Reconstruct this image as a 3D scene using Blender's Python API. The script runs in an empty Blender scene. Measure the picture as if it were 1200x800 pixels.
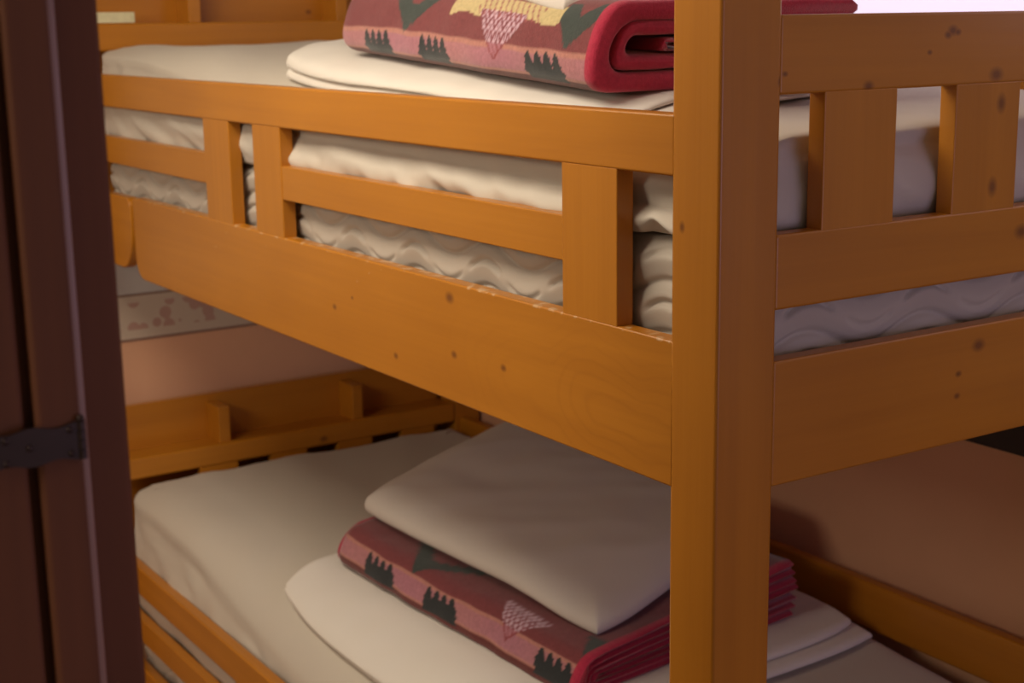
import bpy, bmesh, math
from mathutils import Vector, Matrix, noise
from bisect import bisect

# ------------------------------------------------------------------ camera, light, exposure
SC = bpy.context.scene
COL = SC.collection
cam_d = bpy.data.cameras.new('camera'); cam = bpy.data.objects.new('camera', cam_d); COL.objects.link(cam)
cam_d.sensor_width = 36.0; cam_d.lens = 36.0 * 1747 / 1200
cam_d.clip_start = 0.05
R_ = Vector((0.54628953, 0.83745452, -0.01541697)); U_ = Vector((-0.16893162, 0.12818834, 0.97725629)); F_ = Vector((-0.82038397, 0.53126046, -0.2115005))
M = Matrix.Identity(4)
for i in range(3):
    M[i][0] = R_[i]; M[i][1] = U_[i]; M[i][2] = -F_[i]
M[0][3], M[1][3], M[2][3] = 1.24640993, -1.08118559, 0.0
cam.matrix_world = M
cam_d.dof.use_dof = True; cam_d.dof.focus_distance = 1.68; cam_d.dof.aperture_fstop = 7.5
SC.camera = cam
SC.view_settings.view_transform = 'Standard'; SC.view_settings.look = 'None'
SC.view_settings.gamma = 1; SC.view_settings.use_curve_mapping = False
SC.view_settings.exposure = 0.05

world = bpy.data.worlds.new('world'); SC.world = world; world.use_nodes = True
world.node_tree.nodes['Background'].inputs[0].default_value = (1.0, 0.80, 0.62, 1)
world.node_tree.nodes['Background'].inputs[1].default_value = 0.19

def area(name, loc, target, sx, sy, power, color):
    d = bpy.data.lights.new(name, 'AREA'); d.shape = 'RECTANGLE'; d.size = sx; d.size_y = sy; d.energy = power; d.color = color
    o = bpy.data.objects.new(name, d); COL.objects.link(o); o.location = loc
    o.rotation_euler = (Vector(target) - Vector(loc)).to_track_quat('-Z', 'Y').to_euler()
    return o
area('ceiling_lamp_light', (-0.80, -0.55, 0.64), (-0.80, -0.05, -0.6), 1.2, 0.8, 24, (1.0, 0.88, 0.70))
area('front_bounce_fill', (-0.1, -2.3, 0.55), (-0.8, 0.0, -0.7), 1.6, 0.8, 40, (1.0, 0.86, 0.68))  # no fixture: fill added in place of bounce from the room behind the camera
area('window_light', (2.3, 0.60, -0.45), (-1.0, 0.55, -1.0), 1.0, 0.9, 7.5, (0.64, 0.56, 1.0))

# ------------------------------------------------------------------ helpers
def tag(o, label=None, cat=None, group=None, kind=None):
    if label: o['label'] = label
    if cat: o['category'] = cat
    if group: o['group'] = group
    if kind: o['kind'] = kind
    return o

def link(name, mesh, mat, parent=None):
    o = bpy.data.objects.new(name, mesh); COL.objects.link(o)
    if mat: mesh.materials.append(mat)
    if parent:
        o.parent = parent
        p = parent; off = Vector((0, 0, 0))
        while p: off += p.location; p = p.parent
        o.location = -off
    return o

def empty(name, loc):
    o = bpy.data.objects.new(name, None); COL.objects.link(o); o.location = loc; o.empty_display_size = 0.1
    return o

def smooth(me, on=True):
    me.polygons.foreach_set('use_smooth', [on] * len(me.polygons))

def from_data(name, verts, faces, mat, parent=None, sm=True):
    me = bpy.data.meshes.new(name); me.from_pydata(verts, [], faces); me.update()
    bm = bmesh.new(); bm.from_mesh(me); bmesh.ops.recalc_face_normals(bm, faces=bm.faces); bm.to_mesh(me); bm.free()
    if sm: smooth(me)
    return link(name, me, mat, parent)

def box_bm(bm, a, b, bev=0.003, seg=2):
    """axis-aligned rounded box between corners a and b"""
    g = bmesh.ops.create_cube(bm, size=1.0)
    vs = g['verts']
    c = [(a[i] + b[i]) / 2 for i in range(3)]; s = [abs(b[i] - a[i]) for i in range(3)]
    for v in vs:
        v.co = Vector((c[i] + v.co[i] * s[i] for i in range(3)))
    if bev > 0:
        es = list({e for v in vs for e in v.link_edges})
        bmesh.ops.bevel(bm, geom=es, offset=bev, segments=seg, affect='EDGES', profile=0.6)

def box(name, a, b, mat, parent=None, bev=0.003, seg=2):
    bm = bmesh.new(); box_bm(bm, a, b, bev, seg)
    me = bpy.data.meshes.new(name); bm.to_mesh(me); bm.free()
    if bev > 0:
        big = sorted((abs(b[i] - a[i]) for i in range(3)))
        smooth(me)
        o = link(name, me, mat, parent)
        m = o.modifiers.new('wn', 'WEIGHTED_NORMAL'); m.keep_sharp = False; m.weight = 90
        return o
    return link(name, me, mat, parent)

def ns(x, y, z=0.0): return noise.noise(Vector((x, y, z)))
def sstep(a, b, x):
    t = min(1.0, max(0.0, (x - a) / (b - a))); return t * t * (3 - 2 * t)

# ------------------------------------------------------------------ materials
def new_mat(name):
    m = bpy.data.materials.new(name); m.use_nodes = True
    return m, m.node_tree, m.node_tree.nodes['Principled BSDF']

def nd(t, typ, **kw):
    n = t.nodes.new(typ)
    for k, v in kw.items(): setattr(n, k, v)
    return n

def mth(t, op, a, b=None, c=None, clamp=False):
    n = nd(t, 'ShaderNodeMath', operation=op, use_clamp=clamp)
    for i, v in enumerate((a, b, c)):
        if v is None: continue
        if isinstance(v, (int, float)): n.inputs[i].default_value = v
        else: t.links.new(v, n.inputs[i])
    return n.outputs[0]

def mixc(t, fac, a, b):
    n = nd(t, 'ShaderNodeMix', data_type='RGBA')
    if isinstance(fac, (int, float)): n.inputs[0].default_value = fac
    else: t.links.new(fac, n.inputs[0])
    for i, v in ((6, a), (7, b)):
        if isinstance(v, tuple): n.inputs[i].default_value = v
        else: t.links.new(v, n.inputs[i])
    return n.outputs[2]

def wood(name, axis, base=(0.55, 0.212, 0.016), dark=(0.37, 0.126, 0.008), knots=(), chips=None, seed=0.0, swirl=None):
    """honey-varnished pine; grain runs along the axis; knots: (x,y,z,r)"""
    m, t, b = new_mat(name)
    tc = nd(t, 'ShaderNodeTexCoord'); mp = nd(t, 'ShaderNodeMapping')
    t.links.new(tc.outputs['Object'], mp.inputs[0])
    sc = {'x': (1.2, 22, 22), 'y': (22, 1.2, 22), 'z': (22, 22, 1.2)}[axis]
    mp.inputs['Scale'].default_value = sc; mp.inputs['Location'].default_value = (seed, seed * 1.7, seed * .6)
    n1 = nd(t, 'ShaderNodeTexNoise'); n1.inputs['Scale'].default_value = 1.0; n1.inputs['Detail'].default_value = 5; n1.inputs['Distortion'].default_value = .6
    t.links.new(mp.outputs[0], n1.inputs['Vector'])
    mp2 = nd(t, 'ShaderNodeMapping'); t.links.new(tc.outputs['Object'], mp2.inputs[0])
    mp2.inputs['Scale'].default_value = tuple(v * 5 if v > 5 else v * 2 for v in sc)
    n2 = nd(t, 'ShaderNodeTexNoise'); n2.inputs['Scale'].default_value = 1.0; n2.inputs['Detail'].default_value = 3
    t.links.new(mp2.outputs[0], n2.inputs['Vector'])
    n3 = nd(t, 'ShaderNodeTexNoise'); n3.inputs['Scale'].default_value = 3.0; n3.inputs['Detail'].default_value = 2
    t.links.new(tc.outputs['Object'], n3.inputs['Vector'])
    f1 = mth(t, 'MULTIPLY_ADD', n1.outputs[0], 2.2, -0.7, True)
    f2 = mth(t, 'MULTIPLY_ADD', n2.outputs[0], 1.6, -0.4, True)
    f3 = mth(t, 'MULTIPLY_ADD', n3.outputs[0], 2.0, -0.5, True)
    f = mth(t, 'ADD', mth(t, 'MULTIPLY', f1, 0.40), mth(t, 'ADD', mth(t, 'MULTIPLY', f2, 0.18), mth(t, 'MULTIPLY', f3, 0.32)))
    # growth rings curling round the swirl centre
    if swirl:
        vm = nd(t, 'ShaderNodeVectorMath', operation='DISTANCE'); mp4 = nd(t, 'ShaderNodeMapping')
        t.links.new(tc.outputs['Object'], mp4.inputs[0]); mp4.inputs['Scale'].default_value = (0.35, 0.0, 1.0)
        nz = nd(t, 'ShaderNodeTexNoise'); nz.inputs['Scale'].default_value = 5.0; t.links.new(tc.outputs['Object'], nz.inputs['Vector'])
        t.links.new(mp4.outputs[0], vm.inputs[0]); vm.inputs[1].default_value = (swirl[0] * 0.35, 0, swirl[2])
        ph = mth(t, 'ADD', mth(t, 'MULTIPLY', vm.outputs['Value'], 330.0), mth(t, 'MULTIPLY', nz.outputs[0], 40.0))
        rings = mth(t, 'POWER', mth(t, 'MULTIPLY_ADD', mth(t, 'SINE', ph), 0.5, 0.5), 5.0)
        fall = mth(t, 'MULTIPLY_ADD', vm.outputs['Value'], -5.5, 1.0, True)
        f = mth(t, 'ADD', f, mth(t, 'MULTIPLY', mth(t, 'MULTIPLY', rings, fall), 0.2))
    col = mixc(t, f, base + (1,), dark + (1,))
    kf = None
    for (x, y, z, r) in knots:
        vs = nd(t, 'ShaderNodeVectorMath', operation='SUBTRACT'); t.links.new(tc.outputs['Object'], vs.inputs[0]); vs.inputs[1].default_value = (x, y, z)
        vq = nd(t, 'ShaderNodeVectorMath', operation='MULTIPLY'); t.links.new(vs.outputs[0], vq.inputs[0])
        vq.inputs[1].default_value = {'x': (.7, 1, 1), 'y': (1, .7, 1), 'z': (1, 1, .7)}[axis]
        vl = nd(t, 'ShaderNodeVectorMath', operation='LENGTH'); t.links.new(vq.outputs[0], vl.inputs[0])
        k = mth(t, 'SUBTRACT', 1.35, mth(t, 'DIVIDE', vl.outputs['Value'], r), None, True)
        kf = k if kf is None else mth(t, 'MAXIMUM', kf, k)
    if kf: col = mixc(t, mth(t, 'MULTIPLY', kf, 0.78), col, (0.13, 0.036, 0.010, 1))
    if chips:                      # pale scuffs where the varnish is knocked off; chips = (edge z, extra spots)
        sx = nd(t, 'ShaderNodeSeparateXYZ'); t.links.new(tc.outputs['Object'], sx.inputs[0])
        near = mth(t, 'GREATER_THAN', sx.outputs['Z'], chips - 0.0035)
        n4 = nd(t, 'ShaderNodeTexNoise'); n4.inputs['Scale'].default_value = 45; n4.inputs['Detail'].default_value = 4; t.links.new(tc.outputs['Object'], n4.inputs['Vector'])
        c1 = mth(t, 'MULTIPLY', near, mth(t, 'MULTIPLY_ADD', n4.outputs[0], 14, -7.8, True))
        n5 = nd(t, 'ShaderNodeTexNoise'); n5.inputs['Scale'].default_value = 70; n5.inputs['Detail'].default_value = 2; t.links.new(tc.outputs['Object'], n5.inputs['Vector'])
        zone = mth(t, 'MULTIPLY', mth(t, 'GREATER_THAN', sx.outputs['Z'], chips - 0.075), mth(t, 'LESS_THAN', sx.outputs['X'], -0.75))
        c2 = mth(t, 'MULTIPLY', zone, mth(t, 'MULTIPLY_ADD', n5.outputs[0], 20, -14.3, True))
        col = mixc(t, mth(t, 'MULTIPLY', mth(t, 'MAXIMUM', c1, c2), 0.5), col, (0.75, 0.55, 0.33, 1))
    t.links.new(col, b.inputs['Base Color'])
    b.inputs['Roughness'].default_value = 0.33
    b.inputs['Specular IOR Level'].default_value = 0.45
    bp = nd(t, 'ShaderNodeBump'); bp.inputs['Strength'].default_value = 0.12; bp.inputs['Distance'].default_value = 0.002
    t.links.new(n2.outputs[0], bp.inputs['Height']); t.links.new(bp.outputs[0], b.inputs['Normal'])
    return m

def fabric(name, color, rough=0.9, sheen=0.15, scale=900, strength=0.08, vcol=None, mottled=0.0):
    m, t, b = new_mat(name)
    tc = nd(t, 'ShaderNodeTexCoord')
    if vcol:
        a = nd(t, 'ShaderNodeAttribute', attribute_name=vcol); col = a.outputs['Color']
    else:
        col = color + (1,)
    n = nd(t, 'ShaderNodeTexNoise'); n.inputs['Scale'].default_value = scale; n.inputs['Detail'].default_value = 3
    t.links.new(tc.outputs['Object'], n.inputs['Vector'])
    if mottled:
        n2 = nd(t, 'ShaderNodeTexNoise'); n2.inputs['Scale'].default_value = 160; n2.inputs['Detail'].default_value = 4
        t.links.new(tc.outputs['Object'], n2.inputs['Vector'])
        k = mth(t, 'MULTIPLY_ADD', n2.outputs[0], mottled * 2, 1 - mottled)
        mm = nd(t, 'ShaderNodeMix', data_type='RGBA', blend_type='MULTIPLY'); mm.inputs[0].default_value = 1
        if isinstance(col, tuple): mm.inputs[6].default_value = col
        else: t.links.new(col, mm.inputs[6])
        t.links.new(k, mm.inputs[7]); col = mm.outputs[2]
    if isinstance(col, tuple): b.inputs['Base Color'].default_value = col
    else: t.links.new(col, b.inputs['Base Color'])
    b.inputs['Roughness'].default_value = rough; b.inputs['Specular IOR Level'].default_value = 0.15
    b.inputs['Sheen Weight'].default_value = sheen
    bp = nd(t, 'ShaderNodeBump'); bp.inputs['Strength'].default_value = strength; bp.inputs['Distance'].default_value = 0.002
    t.links.new(n.outputs[0], bp.inputs['Height']); t.links.new(bp.outputs[0], b.inputs['Normal'])
    return m

def plaster(name, color, var=0.06, rough=0.85):
    m, t, b = new_mat(name)
    tc = nd(t, 'ShaderNodeTexCoord'); n = nd(t, 'ShaderNodeTexNoise'); n.inputs['Scale'].default_value = 6; n.inputs['Detail'].default_value = 6
    t.links.new(tc.outputs['Object'], n.inputs['Vector'])
    c2 = tuple(c * (1 - 2 * var) for c in color) + (1,)
    t.links.new(mixc(t, n.outputs[0], color + (1,), c2), b.inputs['Base Color'])
    b.inputs['Roughness'].default_value = rough
    return m

def simple(name, color, rough=0.5, metal=0.0):
    m, t, b = new_mat(name)
    tc = nd(t, 'ShaderNodeTexCoord'); n = nd(t, 'ShaderNodeTexNoise'); n.inputs['Scale'].default_value = 60; n.inputs['Detail'].default_value = 4
    t.links.new(tc.outputs['Object'], n.inputs['Vector'])
    t.links.new(mixc(t, n.outputs[0], tuple(c * .8 for c in color) + (1,), tuple(min(1, c * 1.2) for c in color) + (1,)), b.inputs['Base Color'])
    b.inputs['Roughness'].default_value = rough; b.inputs['Metallic'].default_value = metal
    return m

W_Z = wood('pine_upright', 'z', knots=[(-.063, 0, -.235, .0045), (0, .0875, -.073, .004)])
W_X = wood('pine_long', 'x', seed=3.1)
W_Y = wood('pine_cross', 'y', seed=5.3)
W_BOARD = wood('pine_side_board', 'x', seed=1.2, chips=-0.371, swirl=(-.16, 0, -.49),
               knots=[(-.588, 0, -.394, .008), (-.579, 0, -.477, .0055), (-.757, 0, -.511, .005), (-.446, 0, -.472, .005), (-.966, 0, -.465, .005), (-.90, 0, -.44, .003)])
W_TOPR = wood('pine_end_rail', 'y', seed=7.7,
              knots=[(0, .366, -.022, .006), (0, .358, -.027, .0045), (0, .375, -.024, .004), (0, .327, -.047, .003), (0, .226, -.083, .006), (0, .449, -.077, .0085), (0, .094, -.065, .003)])
W_SLATR = wood('pine_end_slat', 'z', seed=2.2, knots=[(0, .462, -.113, .008), (0, .453, -.217, .008)])
W_MIDR = wood('pine_end_middle', 'y', seed=4.0, knots=[(0, .514, -.279, .009)])
W_LOWR = wood('pine_end_board', 'y', seed=9.1, knots=[(0, .442, -.420, .008), (0, .406, -.453, .004), (0, .405, -.482, .004)])
W_END = wood('pine_far', 'y', seed=6.4, knots=[(-2.24, .575, -1.085, .008), (-2.336, .63, .025, .006)])
SHEET = fabric('white_sheet', (0.58, 0.52, 0.44))
DUVET = fabric('white_duvet', (0.76, 0.71, 0.64))
PILLOW = fabric('white_pillow', (0.66, 0.60, 0.54))
QUILT = fabric('quilted_ticking', (0.52, 0.46, 0.39), rough=0.55, sheen=0.1)
BLANKET = fabric('woven_blanket', None, vcol='pattern', mottled=0.30, scale=500, strength=0.5, sheen=0.3)
DARKWOOD = wood('dark_wood', 'z', base=(0.18, 0.066, 0.032), dark=(0.10, 0.038, 0.02))
DARKWOOD.node_tree.nodes['Principled BSDF'].inputs['Roughness'].default_value = .62; DARKWOOD.node_tree.nodes['Principled BSDF'].inputs['Specular IOR Level'].default_value = .2
DARKTRIM = simple('dark_trim', (0.03, 0.018, 0.014), 0.6)
IRON = simple('black_iron', (0.040, 0.022, 0.018), 0.36, 0.5)
WALLM = plaster('peach_wall', (0.84, 0.46, 0.27))
_t = WALLM.node_tree; _b = _t.nodes['Principled BSDF']; _src = _b.inputs['Base Color'].links[0].from_socket
_tc = nd(_t, 'ShaderNodeTexCoord'); _s = nd(_t, 'ShaderNodeSeparateXYZ'); _t.links.new(_tc.outputs['Object'], _s.inputs[0])
_t.links.new(mixc(_t, mth(_t, 'GREATER_THAN', _s.outputs['Z'], -.70), _src, (0.66, 0.61, 0.55, 1)), _b.inputs['Base Color'])
CEILM = plaster('white_ceiling', (0.75, 0.70, 0.62))
FLOORM = wood('floor_boards', 'x', base=(0.25, 0.12, 0.05), dark=(0.14, 0.06, 0.025))
CARD = simple('cream_card', (0.72, 0.66, 0.42), 0.7)

# wallpaper border: pale band, reddish floral scrolls, thin dark lines top and bottom
def border_mat(z0, z1):
    m, t, b = new_mat('wallpaper_border')
    tc = nd(t, 'ShaderNodeTexCoord'); s = nd(t, 'ShaderNodeSeparateXYZ'); t.links.new(tc.outputs['Object'], s.inputs[0])
    v = nd(t, 'ShaderNodeTexVoronoi'); v.inputs['Scale'].default_value = 26; t.links.new(tc.outputs['Object'], v.inputs['Vector'])
    k = mth(t, 'LESS_THAN', v.outputs['Distance'], 0.42)
    mid = mth(t, 'MULTIPLY', mth(t, 'GREATER_THAN', s.outputs['Z'], z0 + .028), mth(t, 'LESS_THAN', s.outputs['Z'], z1 - .022))
    col = mixc(t, mth(t, 'MULTIPLY', mth(t, 'MULTIPLY', k, mid), 0.6), (0.62, 0.50, 0.38, 1), (0.46, 0.20, 0.16, 1))
    ln = mth(t, 'MAXIMUM', mth(t, 'LESS_THAN', s.outputs['Z'], z0 + .006), mth(t, 'GREATER_THAN', s.outputs['Z'], z1 - .005))
    t.links.new(mixc(t, ln, col, (0.30, 0.18, 0.13, 1)), b.inputs['Base Color']); b.inputs['Roughness'].default_value = 0.8
    return m
BORDER = border_mat(-.785, -.665)

# ------------------------------------------------------------------ room
XW, YW, ZF, ZC = -2.39, 1.075, -1.90, 0.68
def st(o): o['kind'] = 'structure'; return o
st(box('floor', (XW - .1, -3.2, ZF - .05), (2.7, YW + .1, ZF), FLOORM, bev=0))
st(box('ceiling', (XW - .1, -3.2, ZC), (2.7, YW + .1, ZC + .05), CEILM, bev=0))
st(box('wall_left', (XW - .1, -3.2, ZF), (XW, YW + .1, ZC), WALLM, bev=0))
WX0, WX1, WZ0, WZ1 = -1.02, .60, -.06, .56
bmw = bmesh.new()
for a, b in (((XW, YW, ZF), (2.7, YW + .1, WZ0)), ((XW, YW, WZ1), (2.7, YW + .1, ZC)), ((XW, YW, WZ0), (WX0, YW + .1, WZ1)), ((WX1, YW, WZ0), (2.7, YW + .1, WZ1))):
    box_bm(bmw, a, b, 0)
mew = bpy.data.meshes.new('wall_back'); bmw.to_mesh(mew); bmw.free(); st(link('wall_back', mew, WALLM))
wm, wt, wb = new_mat('daylight_curtain')
wb.inputs['Base Color'].default_value = (.8, .78, .85, 1); wb.inputs['Emission Color'].default_value = (.78, .68, .93, 1); wb.inputs['Emission Strength'].default_value = .75
win = st(box('window_1', (WX0, YW + .035, WZ0), (WX1, YW + .045, WZ1), wm, bev=0))
bmf = bmesh.new()
for a, b in (((WX0, YW + .01, WZ1 - .03), (WX1, YW + .034, WZ1)), ((WX0, YW + .01, WZ0), (WX1, YW + .034, WZ0 + .03)), ((WX0, YW + .01, WZ0), (WX0 + .03, YW + .034, WZ1)), ((WX1 - .03, YW + .01, WZ0), (WX1, YW + .034, WZ1))):
    box_bm(bmf, a, b, .002)
mef = bpy.data.meshes.new('window_frame'); bmf.to_mesh(mef); bmf.free(); link('window_frame', mef, CEILM, win)
st(box('trim_1', (XW, -3.2, -.785), (XW + .004, YW - .013, -.665), BORDER, bev=0))
st(box('trim_2', (XW, YW - .012, -.776), (2.7, YW, -.700), DARKTRIM, bev=.003))

# ------------------------------------------------------------------ bunk bed (frame)
BED = empty('bunk_bed', (-1.06, .5, ZF))
tag(BED, 'honey pine bunk bed with slatted guard rails on upper and lower bunk', 'bunk bed')
XE = -2.355
def bb(name, a, b, mat, bev=0.003, parent=BED): return box(name, a, b, mat, parent, bev)
# posts
bb('post', (-.082, 0, ZF), (0, .0885, .34), W_Z, .0045)
bb('post', (-.082, .962, ZF), (0, 1.050, .34), W_Z, .0045)
bb('post', (-2.365, -.125, ZF), (-2.279, -.040, .34), W_Z, .0045)
bb('post', (-2.325, .984, ZF), (-2.242, 1.064, .34), W_Z, .0045)
T = 0.026
def long_side(yo, dz, chip=True, upper=True, zo=0.0):
    """guard rail, slats, middle rails and side board of one long side; yo = outer face, inner face T behind"""
    s = 1 if yo < .5 else -1
    y0, y1 = yo, yo + s * T
    lo, hi = min(y0, y1), max(y0, y1)
    zt, zb, zm1, zm0, zs, zbb = (-.108 + dz, -.179 + dz, -.245 + dz, -.304 + dz, -.371 + dz, -.549 + dz)
    bb('guard_rail', (-2.28, lo, zb), (-.078, hi, zt), W_X, .004)
    for (a, b) in ((-1.51, -1.385), (-1.275, -1.157), (-.303, -.187)):
        bb('guard_slat', (a, lo + .0006, zs - .002), (b, hi, zb + .002), W_Z, .002)
    # middle rails between the slats only
    bb('middle_rail', (-2.28, lo + .002, zm0), (-1.508, hi, zm1), W_X, .002)
    bb('middle_rail', (-1.159, lo + .002, zm0), (-.301, hi, zm1), W_X, .002)
    return lo, hi, zs, zbb
def side_board(lo, hi, zs, zb, mat):
    """board with a rounded lower far corner"""
    bm = bmesh.new(); r = .045; x0, x1 = -1.950, -.078
    pts = [(x1, zs), (x1, zb)]
    for k in range(9):
        a = math.pi / 2 * k / 8
        pts.append((x0 + r - r * math.sin(a), zb + r - r * math.cos(a)))
    for k in range(5):
        a = math.pi / 2 * k / 4
        pts.append((x0 + .012 - .012 * math.cos(a), zs - .012 + .012 * math.sin(a)))
    f = bm.faces.new([bm.verts.new((x, lo, z)) for x, z in pts])
    g = bmesh.ops.extrude_face_region(bm, geom=[f])
    for v in g['geom']:
        if isinstance(v, bmesh.types.BMVert): v.co.y = hi
    bmesh.ops.recalc_face_normals(bm, faces=bm.faces)
    es = [e for e in bm.edges if abs(e.verts[0].co.y - e.verts[1].co.y) < 1e-6]
    bmesh.ops.bevel(bm, geom=es, offset=.003, segments=2, affect='EDGES', profile=.6)
    me = bpy.data.meshes.new('side_board'); bm.to_mesh(me); bm.free(); smooth(me)
    o = link('side_board', me, mat, BED); w = o.modifiers.new('wn', 'WEIGHTED_NORMAL'); w.weight = 90
    return o
def end_block(lo, hi, zs, zb, mat):
    """short rounded block joining the side board to the far post"""
    bm = bmesh.new(); x0, x1 = -2.278, -1.972; r = .10
    pts = [(x0, zs - .004), (x0, zb + .01)]
    for k in range(11):
        a = math.pi / 2 * k / 10
        pts.append((x1 - .075 + .075 * math.sin(a), zb + .01 + r - r * math.cos(a)))
    for k in range(7):
        a = math.pi / 2 * k / 6
        pts.append((x1 - .02 + .02 * math.cos(a), zs - .024 + .02 * math.sin(a)))
    f = bm.faces.new([bm.verts.new((x, lo, z)) for x, z in pts])
    g = bmesh.ops.extrude_face_region(bm, geom=[f])
    for v in g['geom']:
        if isinstance(v, bmesh.types.BMVert): v.co.y = hi
    bmesh.ops.recalc_face_normals(bm, faces=bm.faces)
    es = [e for e in bm.edges if abs(e.verts[0].co.y - e.verts[1].co.y) < 1e-6]
    bmesh.ops.bevel(bm, geom=es, offset=.004, segments=2, affect='EDGES', profile=.6)
    me = bpy.data.meshes.new('end_block'); bm.to_mesh(me); bm.free(); smooth(me)
    o = link('end_block', me, mat, BED); w = o.modifiers.new('wn', 'WEIGHTED_NORMAL'); w.weight = 90
q = long_side(0, 0); side_board(*q, W_BOARD); end_block(*q, W_X)
DL = -1.168
q = long_side(0, DL); side_board(*q, W_X); end_block(*q, W_X)
# back long side of each bunk: plain rails against the wall
bb('guard_rail', (-2.28, 1.018, -.179), (-.078, 1.044, -.108), W_X)
bb('side_board', (-2.28, 1.018, -.549), (-.078, 1.044, -.371), W_X)
bb('guard_rail', (-2.28, .999, -1.190), (-.078, 1.025, -1.093), W_X, .006)
bb('side_board', (-2.28, .999, -1.722), (-.078, 1.025, -1.544), W_X)
# near (right-hand) end
def near_end(dz, mt, ms, mm, ml):
    bb('end_rail', (-T, .0860, -.088 + dz), (0, .965, 0 + dz), mt, .004)
    k = .157
    while k < .95:
        bb('end_slat', (-T, k, -.248 + dz), (-.0006, min(k + .1185, .93), -.086 + dz), ms, .002); k += .2215
    bb('end_middle_rail', (-T, .0860, -.333 + dz), (0, .965, -.245 + dz), mm, .004)
    bb('end_board', (-T, .0860, -.545 + dz), (0, .965, -.393 + dz), ml, .004)
near_end(0, W_TOPR, W_SLATR, W_MIDR, W_LOWR)
bb('end_rail', (-T, .086, -1.40), (0, .965, -1.32), W_Y); bb('end_board', (-T, .086, -1.715), (0, .965, -1.56), W_Y)
# far end of each bunk: rail, slats below it, shelf box with dividers behind it
def far_end(zt, zb, zlow, zpan, divs):
    bb('end_rail', (-2.265, -.010, zb), (-2.24, .982, zt), W_END, .006)
    k = .228
    while k < .95:
        bb('end_slat', (-2.265, k, zlow), (-2.242, min(k + .103, .97), zb + .002), W_END, .002); k += .195
    h = bb('headboard', (XE + .001, -.010, zlow), (XE + .018, .982, zpan), W_END, .003)
    sh = box('shelf', (XE + .016, .000, zt - .022), (-2.263, .981, zt - .004), W_END, h, .002)
    for y in divs:
        box('divider', (XE + .017, y, zt - .005), (-2.255, y + .030, zpan - .018), W_END, h, .002)
far_end(.003, -.061, -.40, .118, (.275, .670))
far_end(-1.050, -1.104, -1.50, -.940, (.290, .672))
# slat deck under each mattress
for z in (-.50, -1.60):
    bb('bed_deck', (-2.235, .027, z - .018), (-.03, .998, z), W_X, 0)

# ------------------------------------------------------------------ soft things
def rect_loop(x0, x1, y0, y1, r, step):
    """rounded rectangle as (x, y, nx, ny, s)"""
    out = []; s = 0.0
    segs = [((x0 + r, y0), (x1 - r, y0), (0, -1)), ((x1, y0 + r), (x1, y1 - r), (1, 0)), ((x1 - r, y1), (x0 + r, y1), (0, 1)), ((x0, y1 - r), (x0, y0 + r), (-1, 0))]
    cen = [(x1 - r, y0 + r), (x1 - r, y1 - r), (x0 + r, y1 - r), (x0 + r, y0 + r)]
    for i, (a, b, n) in enumerate(segs):
        L = math.hypot(b[0] - a[0], b[1] - a[1]); k = max(2, int(L / step[i]))
        for j in range(k):
            f = j / k; out.append((a[0] + (b[0] - a[0]) * f, a[1] + (b[1] - a[1]) * f, n[0], n[1], s + L * f))
        s += L; a0 = math.atan2(n[1], n[0])
        for j in range(8):
            a_ = a0 + math.pi / 2 * j / 8
            out.append((cen[i][0] + r * math.cos(a_), cen[i][1] + r * math.sin(a_), math.cos(a_), math.sin(a_), s + r * math.pi / 2 * j / 8))
        s += r * math.pi / 2
    return out

def loft(name, loop, rings, posf, mat, parent=None, cap=None):
    """rings: any list; posf(loop item, ring item) -> xyz; caps closed with n-gons"""
    n = len(loop); V = []; Fc = []
    for rg in rings:
        for p in loop: V.append(posf(p, rg))
    for k in range(len(rings) - 1):
        for j in range(n):
            a = k * n + j; b = k * n + (j + 1) % n
            Fc.append((a, b, b + n, a + n))
    for k in (0, len(rings) - 1):
        idx = list(range(k * n, (k + 1) * n)); c = [sum(V[i][d] for i in idx) / n for d in range(3)]
        Fc.append(tuple(reversed(idx)) if k == 0 else tuple(idx))
    return from_data(name, V, Fc, mat, parent)

# quilted spring mattress: displaced side, wave quilting
def quilt_h(s, z):
    P, SP, AM = .205, .064, .0145
    c = math.cos(2 * math.pi * s / P)
    w = AM * c
    ph = (z - w) / SP; f = (ph - round(ph)) * SP          # signed distance to the nearest stitched wave
    def g(d, k=.0042): return math.exp(-(d / k) ** 2)
    h = .0115 * (1 - g(f)) * (0.75 + .25 * math.cos(2 * math.pi * f / SP + math.pi))
    sp = (s / P) % 1.0; cr = min(sp, 1 - sp) * P; tr = abs(sp - .5) * P
    f2 = (ph - math.floor(ph)) * SP                        # height above the wave below
    e1 = 1 - sstep(.034, .046, cr); e2 = 1 - sstep(.034, .046, tr)
    h -= .0085 * e1 * g(f2 - SP + .026 + 5.5 * cr * cr * .5)
    h -= .0040 * e2 * g(f2 - .026 - 5.5 * tr * tr * .5)
    return h
def mattress(z0, z1, label):
    loop = rect_loop(-2.228, -.045, .046, .985, .04, (.0045, .0045, .05, .05))
    N = 84; rings = [(i / N) for i in range(N + 1)]
    rings = [('b', .05)] + [('s', r) for r in rings] + [('t', .05)]
    def pos(p, rg):
        x, y, nx, ny, s = p; k, r = rg
        if k == 'b': return (x - nx * .05, y - ny * .05, z0)
        if k == 't': return (x - nx * .05, y - ny * .05, z1 + .004)
        z = z0 + (z1 - z0) * r; e = sstep(0, .10, r) * sstep(0, .10, 1 - r)
        h = quilt_h(s, z - z1) * e - .012 * (1 - math.sqrt(max(0, 1 - abs(2 * r - 1) ** 8)))
        return (x + nx * h, y + ny * h, z)
    o = loft('mattress', loop, rings, pos, QUILT)
    return tag(o, label, 'mattress', 'quilted spring mattresses' if False else None)
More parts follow.
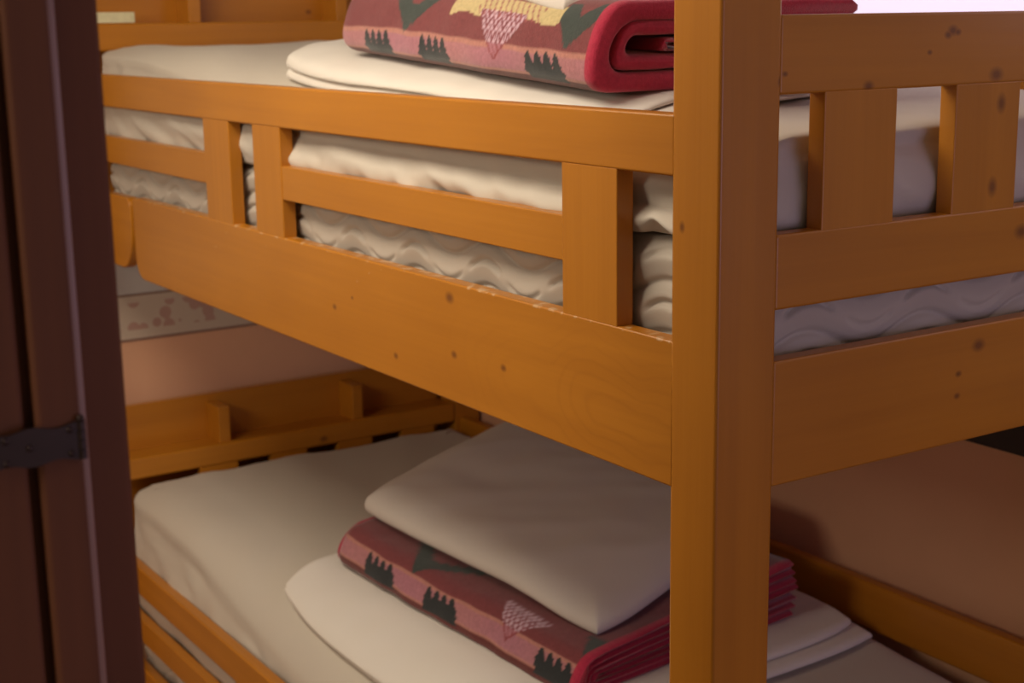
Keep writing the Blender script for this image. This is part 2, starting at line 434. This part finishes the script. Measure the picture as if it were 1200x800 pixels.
mattress(-.498, -.262, 'quilted cream spring mattress with wavy stitching in the upper bunk')
mattress(-1.598, -1.440, 'lower bunk mattress under the white sheeted pad, seen through the lower rail')

# sheeted pad lying on each mattress; top height falls along the bed
def drop(x, y, x0, x1, y0, y1, sh):
    """how far the rounded edge of a pad falls below its top surface"""
    def dr(d, rad, h):
        f = 1 - min(1, max(0, d) / rad); return h * (1 - math.sqrt(max(0, 1 - f * f)))
    return max(dr(y - y0, .11 + .09 * sstep(-2.0, -1.2, x), sh * (.42 + .58 * sstep(-2.1, -1.25, x))), dr(y1 - y, .05, .03), dr(x - x0, .05, .018), dr(x1 - x, .035, .016))
def pad(name, x0, x1, y0, y1, zt, zbot, shoulder, label, seed):
    loop = rect_loop(x0, x1, y0, y1, .030, (.009, .012, .03, .03))
    rings = [('c', .30), ('c', .10), ('u', 0), ('u', .5)] + [('s', i / 14) for i in range(15)]
    ins = [.004, .010, .018, .028, .04, .055, .08, .11, .145, .185, .23, .28, .33, .38, .42, .455]
    rings += [('t', d) for d in ins]
    def surf(x, y):
        return zt(x, y) - drop(x, y, x0, x1, y0, y1, shoulder)
    def pos(p, rg):
        x, y, nx, ny, s = p; k, r = rg
        if k == 'c': return (x - nx * r, y - ny * r, zbot + .004)
        if k == 'u':
            d = .03 * (1 - r); return (x - nx * d, y - ny * d, zbot + .003 * (1 - r))
        ze = surf(x, y) - .006
        if k == 's':
            wob = .009 * ns(s * 9, seed) + .007 * ns(s * 25, seed + 3)
            z = zbot + wob * (1 - r) * 1.6 + .006 * (1 - r) * max(0, ns(s * 14, seed + 9)) + (ze - zbot) * r
            bul = .012 * math.sin(math.pi * min(1, r * 1.05)) + .009 * ns(s * 7 + z * 16, z * 22, seed) + .006 * ns(s * 18 + z * 30, z * 12, seed + 5)
            bul -= .010 * (r ** 3)
            if nx < -.5: bul *= .3
            return (x + nx * bul, y + ny * bul, z)
        px = min(max(x - nx * r, x0 + r * .999), x1 - r * .999); py = min(max(y - ny * r, y0 + r * .999), y1 - r * .999)
        z = surf(px, py) + .005 * ns(px * 3, py * 5, seed) + .003 * ns(px * 9 + py * 4, py * 11, seed + 2) + .009 * max(0, ns((px + py * 1.6) * 5, (px * 1.6 - py) * .9, seed + 5)) * sstep(0, .06, py - y0)
        return (px, py, z)
    o = loft(name, loop, rings, pos, SHEET)
    return tag(o, label, 'mattress pad')
def zu(x, y):   # upper pad height
    return -.050 - .055 * sstep(-2.0, -1.0, x) - .030 * sstep(-1.0, 0.0, x)
def zl(x, y):   # lower pad height
    b = -1.108 - .062 * sstep(-2.1, -.9, x) - .035 * sstep(-.9, 0, x)
    return b
pad('mattress_pad', -2.232, -.040, .034, .995, zu, -.258, .085, 'white sheeted pad lying on the quilted mattress in the upper bunk', 1.0)
pad('mattress_pad', -2.232, -.040, .034, .975, zl, -1.436, .14, 'white sheeted pad covering the lower bunk bed', 4.0)

def cushion(name, corners, ztop, zbot, rim, mat, nx=60, ny=40, round_=.12, parent=None, wr=.004, seed=0.0, power=2.2, merge=None):
    """soft slab over a quad; ztop/zbot(x,y) surfaces meet at the edge within distance rim"""
    A, B, C_, D = [Vector(c) for c in corners]
    Lx = (B - A).length; Ly = (D - A).length
    def sam(n):  # denser near the ends
        return [.5 - .5 * math.cos(math.pi * i / n) for i in range(n + 1)]
    us, vs = sam(nx), sam(ny)
    def pt(u, v):
        a, b = 2 * u - 1, 2 * v - 1      # squircle pull-in for rounded corners
        k = 1 - round_ * (a * a * b * b) ** 2
        a *= k; b *= k
        u2, v2 = (a + 1) / 2, (b + 1) / 2
        P = A * (1 - u2) * (1 - v2) + B * u2 * (1 - v2) + C_ * u2 * v2 + D * (1 - u2) * v2
        return P
    V = []; idx = {}; Fc = []
    for side in (0, 1):
        for i, u in enumerate(us):
            for j, v in enumerate(vs):
                edge = i in (0, nx) or j in (0, ny)
                if side and edge: idx[(1, i, j)] = idx[(0, i, j)]; continue
                P = pt(u, v)
                d = min(u * Lx, (1 - u) * Lx, v * Ly, (1 - v) * Ly)
                f = min(1, d / rim); f = (1 - (1 - f) ** power) ** (1 / power)
                t, b = ztop(P.x, P.y), zbot(P.x, P.y); mid = b + (t - b) * .42
                if side == 0: z = mid + (t - mid) * f + wr * f * (ns(P.x * 6, P.y * 6, seed) + .6 * ns(P.x * 17, P.y * 13, seed + 4))
                else: z = mid + (b - mid) * f
                if edge: z = mid + wr * .8 * ns(P.x * 12, P.y * 12, seed)
                idx[(side, i, j)] = len(V); V.append((P.x, P.y, z))
    for side in (0, 1):
        for i in range(nx):
            for j in range(ny):
                q = [idx[(side, i, j)], idx[(side, i + 1, j)], idx[(side, i + 1, j + 1)], idx[(side, i, j + 1)]]
                if side: q.reverse()
                if len(set(q)) == 4: Fc.append(tuple(q))
    if merge is not None:
        o0 = len(merge[0]); merge[0].extend(V); merge[1].extend(tuple(i + o0 for i in f) for f in Fc); return None
    return from_data(name, V, Fc, mat, parent)

# folded duvets (two plies of cloth in one folded piece)
def duvet(corners, zsurf, t0, t1, label, seed):
    m = ([], [])
    A, B, C_, D = corners
    def mid(x, y): return zsurf(x, y) + (t0 + (t1 - t0) * sstep(A[0], B[0], x))
    def half(x, y): return (zsurf(x, y) + .001 + mid(x, y)) / 2
    cushion('', corners, half, lambda x, y: zsurf(x, y) + .0015, .022, None, 70, 40, .05, wr=.002, seed=seed, merge=m)
    c2 = [(A[0] - .004, A[1] - .006), (B[0] - .02, B[1] - .004), (C_[0] - .03, C_[1] - .01), (D[0] - .004, D[1] - .004)]
    cushion('', c2, mid, half, .022, None, 70, 40, .07, wr=.005, seed=seed + 3, merge=m)
    o = from_data('folded_duvet', m[0], m[1], DUVET)
    return tag(o, label, 'duvet')
UD = [(-1.36, .09), (-.24, .085), (-.40, .62), (-1.66, .62)]
def ush(x, y): return zu(x, y) - drop(x, y, -2.23, -.04, .036, .995, .085) + .004
duvet([(a, b, 0) for a, b in UD], ush, .044, .026, 'white duvet folded flat on the upper bunk pad beneath the patterned blanket', 11.0)
def lsh(x, y): return zl(x, y) - drop(x, y, -2.23, -.04, .034, .975, .14) + .005
LD = [(-1.495, .085), (-.60, .10), (-.60, .965), (-1.56, .90)]
duvet([(a, b, 0) for a, b in LD], lsh, .022, .036, 'white duvet folded flat on the lower bunk pad beneath the patterned blanket', 21.0)

# ------------------------------------------------------------------ patterned blankets
MAROON = (0.20, 0.048, 0.052); PINK = (0.40, 0.16, 0.20); BLACKG = (0.022, 0.026, 0.028); GREEN = (0.045, 0.058, 0.052)
YEL = (0.56, 0.44, 0.22); LIL = (0.56, 0.38, 0.45); REDL = (0.44, 0.028, 0.065); ROSE = (0.46, 0.20, 0.16); DMAR = (0.13, 0.026, 0.024)
def pattern(u, s, yel=True):
    """u along the blanket (m), s up its front from the bottom edge (m)"""
    up = u % .655 if False else u
    # pink band
    c = MAROON
    band0, band1 = .006, .046
    if s < band0: c = DMAR
    elif s < band1:
        k = .5 + .5 * math.sin(u * 19)
        c = tuple(PINK[i] * (1 - .35 * k) + ROSE[i] * .35 * k for i in range(3))
        if s > band1 - .006 or s < band0 + .005: c = ROSE
    # clusters of leaning fir shapes
    for (c0, n) in ((.108, 4), (.318, 4), (.665, 4)):
        w = .0245
        for i in range(n):
            cx = c0 + i * w - (s - .02) * .35
            if .000 < s < .042:
                hw = .0015 + .0115 * (1 - abs(s - .014) / .030 if s > .014 else .75)
                ft = (s / .0115) % 1.0
                hw = hw * (1.15 + .65 * (1 - ft))
                if abs(u - cx - .012) < max(.0015, hw): c = BLACKG
    # dark green inverted triangles above the band
    for (cx, sa, wid, hh) in ((.255, .044, .20, .075), (.765, .050, .12, .055), (.03, .115, .10, .06)):
        if s > sa:
            hw = (s - sa) / hh * wid * .5
            hw = min(hw, wid * .62)
            if abs(u - cx - (s - sa) * .3) < hw and s < sa + hh * 1.25: c = GREEN
            if s > sa + hh * .62 and abs(u - cx - (s - sa) * .3) < hw - .05 and s < sa + hh * 1.3: c = MAROON
    # yellow band with a broken edge
    if yel and .40 < u < .735 and s > .084 + .004 * math.sin(u * 60): c = YEL
    if yel and .40 < u < .735 and s > .112: c = MAROON
    # lattice of pale diamonds hanging as a triangle
    sa = .022; hw = (s - sa) / .062 * .070
    if s > sa and s < .092 and abs(u - .572) < min(hw, .072):
        a = (u * 1.25 + s) / .017; b = (u * 1.25 - s) / .017
        fa, fb = a % 1, b % 1
        c = LIL if (fa > .30 and fb > .30) else (0.24, .06, .075)
        if s < .046: c = (0.28, .06, .07) if abs(abs(u - .572) - hw) < .006 or (fa < .3) else PINK
    if yel and .40 < u < .735 and s > .084 and ((u * 1.3 + s) / .022) % 1 < .22 and abs(u - .585) < .1: c = (0.33, .09, .09)
    return c

def ribbon_profile(H, th, back, z0, fine):
    """closed outline of a U fold (open to +v): list of (v, z, s) ; s = height up the outside front, None elsewhere"""
    R = H / 2; out = []
    # outer path: bottom back -> bottom front -> round -> top front -> top back
    n = 10
    outer = []
    for i in range(n): outer.append((back + (R - back) * i / n, 0.0))
    # front curve is a squarish superellipse
    K = max(10, int(H * 1.45 / fine))
    for i in range(K + 1):
        a = -math.pi / 2 - math.pi * i / K
        ca, sa = math.cos(a), math.sin(a)
        e = 2.6
        outer.append((R * .8 + .8 * R * math.copysign(abs(ca) ** (2 / e), ca), R + R * math.copysign(abs(sa) ** (2 / e), sa)))
    m2 = max(10, int(.16 / (fine * 2)))
    for i in range(1, m2 + 1): outer.append((R * .8 + (back - R * .8) * (i / m2) ** 1.3, H))
    inner = []; Hi = H - 2 * th; Ri = Hi / 2
    K2 = 14; vi = th
    for i in range(K2 + 1):
        a = math.pi / 2 + math.pi * i / K2
        inner.append((vi + Ri + Ri * math.cos(a), th + Ri + Ri * math.sin(a)))
    prof = [(v, z) for v, z in outer]
    prof += [(back + th * .35, H - th * .3), (back + th * .35, H - th * .7), (back, H - th)]
    prof += inner
    prof += [(back, th), (back + th * .35, th * .7), (back + th * .35, th * .3)]
    # arc length along the outside measured from bottom-front
    res = []; acc = 0; start = None
    for i, (v, z) in enumerate(prof):
        if i: acc += math.hypot(v - prof[i - 1][0], z - prof[i - 1][1])
        res.append([v, z + z0, acc, i < len(outer)])
    s0 = res[n][2]
    zmin = min([i for i in range(n, len(outer)) if prof[i][1] > .006] + [len(outer) - 1])
    s0 = res[zmin][2]
    for r in res: r[2] -= s0
    return res

def blanket(name, A, B, depth, H, layers, label, fine, tilt_noise, seed, sag=0.0, soff=0.0, grow=0.0, shear=0.0):
    """A: far bottom-front corner, B: near (red) bottom-front corner; end face at B shows the nested folds"""
    A = Vector(A); B = Vector(B); U = (B - A); L = U.length; U.normalize()
    Vd = Vector((-U.y, U.x, 0)).normalized(); Z = U.cross(Vd).normalized()
    if Z.z < 0: Z = -Z
    V = []; Fc = []; C = []
    for li, (Hl, th, z0, v0, back, outerl) in enumerate(layers):
        pr = ribbon_profile(Hl, th, back, z0, fine if outerl else .012)
        n = len(pr)
        du = fine if outerl else .03
        ul = [i * du for i in range(int(L / du))] + [L]
        e = [0.0, .004, .010]
        us = [(0.0, .010), (.003, .004)] + [(u, 0.0) for u in ul if .012 < u < L - .014] + [(L - .010, 0), (L - .006, .0012), (L - .002, .0035), (L, .0075)]
        base = len(V)
        cz = z0 + Hl / 2
        for (u, ins) in us:
            for (v, z, s, out) in pr:
                # shrink the band thickness towards its own middle at the ends
                vv, zz = v, z
                if ins:
                    tc_z = z0 + (th / 2 if z - z0 < Hl / 2 else Hl - th / 2)
                    k = 1 - ins / (th * .62)
                    if v > Hl * .5: zz = tc_z + (z - tc_z) * k
                    else:
                        ax = Vector((v - Hl * .45, z - cz)); R0 = ax.length
                        if R0 > 1e-6:
                            vv = v + (-ax.x / R0) * ins * (1 if out else -1); zz = z + (-ax.y / R0) * ins * (1 if out else -1)
                nz = .0045 * ns(u * 5, s * 9, seed + li) + .002 * ns(u * 16, s * 20, seed + li + 7)
                edge = 0
                low = 1 - sstep(0, .03, zz)
                P = A + U * u + Vd * (vv + shear * max(0, zz - .015) * (1 - sstep(.1, .4, vv)) + v0 + nz * 1.2 + .010 * ns(u * 2.2, 0, seed)) + Z * (zz * (1 + grow * max(0, vv) / depth) + (nz - sag * math.sin(math.pi * u / L)) * (1 - low))
                V.append(P)
                if outerl and out and u < L - .017 and s > -.06:
                    C.append(pattern(u, s - soff, soff == 0))
                elif out and outerl and u < L - .017: C.append(MAROON)
                else: C.append(REDL)
        for k in range(len(us) - 1):
            for j in range(n):
                a = base + k * n + j; b = base + k * n + (j + 1) % n
                Fc.append((a, b, b + n, a + n))
        Fc.append(tuple(reversed(range(base, base + n)))); q0 = base + (len(us) - 1) * n
        Fc.append(tuple(range(q0, q0 + n)))
    me = bpy.data.meshes.new(name); me.from_pydata(V, [], Fc); me.update()
    bm = bmesh.new(); bm.from_mesh(me); bmesh.ops.recalc_face_normals(bm, faces=bm.faces); bm.to_mesh(me); bm.free()
    smooth(me)
    at = me.color_attributes.new('pattern', 'FLOAT_COLOR', 'POINT')
    flat = []
    for c in C: flat.extend((c[0], c[1], c[2], 1.0))
    at.data.foreach_set('color', flat)
    o = link(name, me, BLANKET)
    return tag(o, label, 'blanket')
# layers: (height, thickness, z offset, v offset, back reach, outermost?)
blanket('folded_blanket', (-1.18, .132, -.052), (-.345, .068, -.098), .44, .120,
        [(.120, .029, 0, 0, .44, True), (.064, .0195, .0295, .034, .40, False), (.018, .0075, .0515, .105, .30, False)],
        'maroon patterned blanket with thick crimson folded edge, on the upper bunk', .003, 0, 2.0, 0, 0, 0, .28)
blanket('folded_blanket', (-1.45, .215, -1.118), (-.675, .275, -1.150), .56, .082,
        [(.082, .0105, 0, 0, .54, True), (.060, .0092, .0112, .012, .535, False), (.040, .0092, .0212, .024, .53, False), (.020, .0090, .0312, .036, .52, False)],
        'maroon patterned blanket with crimson folds beneath the pillow on the lower bunk', .003, 0, 8.0, .006, .021, .7, .35)

# ------------------------------------------------------------------ pillows
def plane_z(p0, gx, gy):
    return lambda x, y: p0[2] + (x - p0[0]) * gx + (y - p0[1]) * gy
lt = plane_z((-1.0, .5, -1.034), -.035, .06)
def ltop(x, y):
    return lt(x, y) + .074 + .006 * max(0, ns((x - y * .6) * 9, (x * .6 + y) * 2, 77)) - .0 * x - .045 * sstep(-.98, -.68, x) * (1 - sstep(.3, .75, y)) * 1.0
def lbot(x, y): return lt(x, y) - .0 - .022 * sstep(-.98, -.68, x) * (1 - sstep(.3, .75, y))
tag(cushion('pillow', [(-1.46, .27, 0), (-.70, .35, 0), (-.86, .90, 0), (-1.70, .83, 0)], ltop, lbot, .12, PILLOW, 70, 50, .05, wr=.005, seed=31, power=2.3),
    'flat white pillow resting on the lower bunk blanket', 'pillow')
def ubot(x, y): return .018 - .06 * (x + .7) - .034 * (1 - sstep(.06, .20, y)) * sstep(-.75, -.45, x)
def utop(x, y): return .022 - .05 * (x + .7) + .085 - .04 * (1 - sstep(.06, .25, y)) * sstep(-.75, -.45, x)
tag(cushion('pillow', [(-1.08, .20, 0), (-.44, .100, 0), (-.36, .55, 0), (-1.02, .62, 0)], utop, ubot, .15, PILLOW, 60, 40, .03, wr=.005, seed=41, power=1.9),
    'white pillow on top of the upper bunk blanket, only its lower edge in view', 'pillow')

# cream card on the far shelf of the upper bunk
tag(box('card', (-2.092, .0895, .0035), (-2.062, .101, .027), CARD, None, .001) if False else box('card', (-2.262, -.010, .0045), (-2.243, .136, .029), CARD, None, .001),
    'small cream card on the far end rail of the upper bunk', 'card')

# ------------------------------------------------------------------ dark cupboard in the left foreground
CB = empty('cupboard', (.02, -1.2, ZF))
tag(CB, 'dark brown wooden cupboard with black iron hinge at the left edge of the photo', 'cupboard')
XF = .27
box('body', (XF - .50, -1.66, ZF), (XF, -.764, .45), DARKWOOD, CB, .005)
EDGE_HL = wood('edge_highlight', 'z', base=(0.42, 0.24, 0.19), dark=(0.30, 0.17, 0.13))  # paler colour paints the highlight along the stile edge
box('edge_highlight_strip', (XF - .001, -.8015, ZF + .08), (XF + .006, -.7945, .40), EDGE_HL, CB, .0015)  # strip added to carry that painted edge highlight
dr = box('door', (XF + .0005, -.831, ZF + .08), (XF + .019, -.802, .40), DARKWOOD, CB, .0035)
bm = bmesh.new()
box_bm(bm, (XF + .0005, -1.60, ZF + .08), (XF + .019, -1.570, .40), .003)
box_bm(bm, (XF + .0005, -1.572, .34), (XF + .018, -.829, .399), .002); box_bm(bm, (XF + .0005, -1.572, ZF + .081), (XF + .018, -.829, ZF + .14), .002)
me = bpy.data.meshes.new('door_frame'); bm.to_mesh(me); bm.free(); link('door_frame', me, DARKWOOD, dr)
box('door_panel', (XF + .0005, -1.572, ZF + .1), (XF + .014, -.8372, .38), DARKWOOD, dr, .004)
# strap hinge, slightly curled outline, with rivets and knuckle
def hinge(zc):
    bm = bmesh.new()
    y0, y1 = -.868, -.8035
    top = []; bot = []; K = 30
    for i in range(K + 1):
        f = i / K; y = y0 + (y1 - y0) * f
        w = .0118 + .0014 * math.cos(f * math.pi * 4) * (1 if f > .1 else 1.2)
        top.append((y, w)); bot.append((y, -w))
    pts = top + bot[::-1]
    fc = bm.faces.new([bm.verts.new((XF + .0195, y, zc + z)) for y, z in pts])
    g = bmesh.ops.extrude_face_region(bm, geom=[fc])
    for v in g['geom']:
        if isinstance(v, bmesh.types.BMVert): v.co.x += .0028
    bmesh.ops.recalc_face_normals(bm, faces=bm.faces)
    me = bpy.data.meshes.new('hinge'); bm.to_mesh(me); bm.free()
    h = link('hinge', me, IRON, CB)
    bm = bmesh.new()
    for z in (-.0098, -.0033, .0033, .0098):
        g = bmesh.ops.create_cone(bm, cap_ends=True, segments=16, radius1=.0030, radius2=.0030, depth=.0058)
        for v in g['verts']: v.co = v.co + Vector((XF + .0215, -.8035, zc + z))
    g = bmesh.ops.create_uvsphere(bm, u_segments=12, v_segments=8, radius=.0028)
    for v in g['verts']: v.co = v.co + Vector((XF + .0215, -.8035, zc + .0145))
    me = bpy.data.meshes.new('hinge_knuckle'); bm.to_mesh(me); bm.free(); link('hinge_knuckle', me, IRON, h)
    for (y, z) in ((-.853, .007), (-.853, -.008), (-.838, 0.0), (-.811, .008), (-.811, -.008)):
        bm = bmesh.new(); g = bmesh.ops.create_uvsphere(bm, u_segments=12, v_segments=8, radius=.0024)
        for v in g['verts']: v.co = Vector((v.co.x * .6 + XF + .0225, v.co.y + y, v.co.z + zc + z))
        me = bpy.data.meshes.new('rivet'); bm.to_mesh(me); bm.free(); smooth(me); link('rivet', me, IRON, h)
hinge(-.268)
hinge(-1.45)
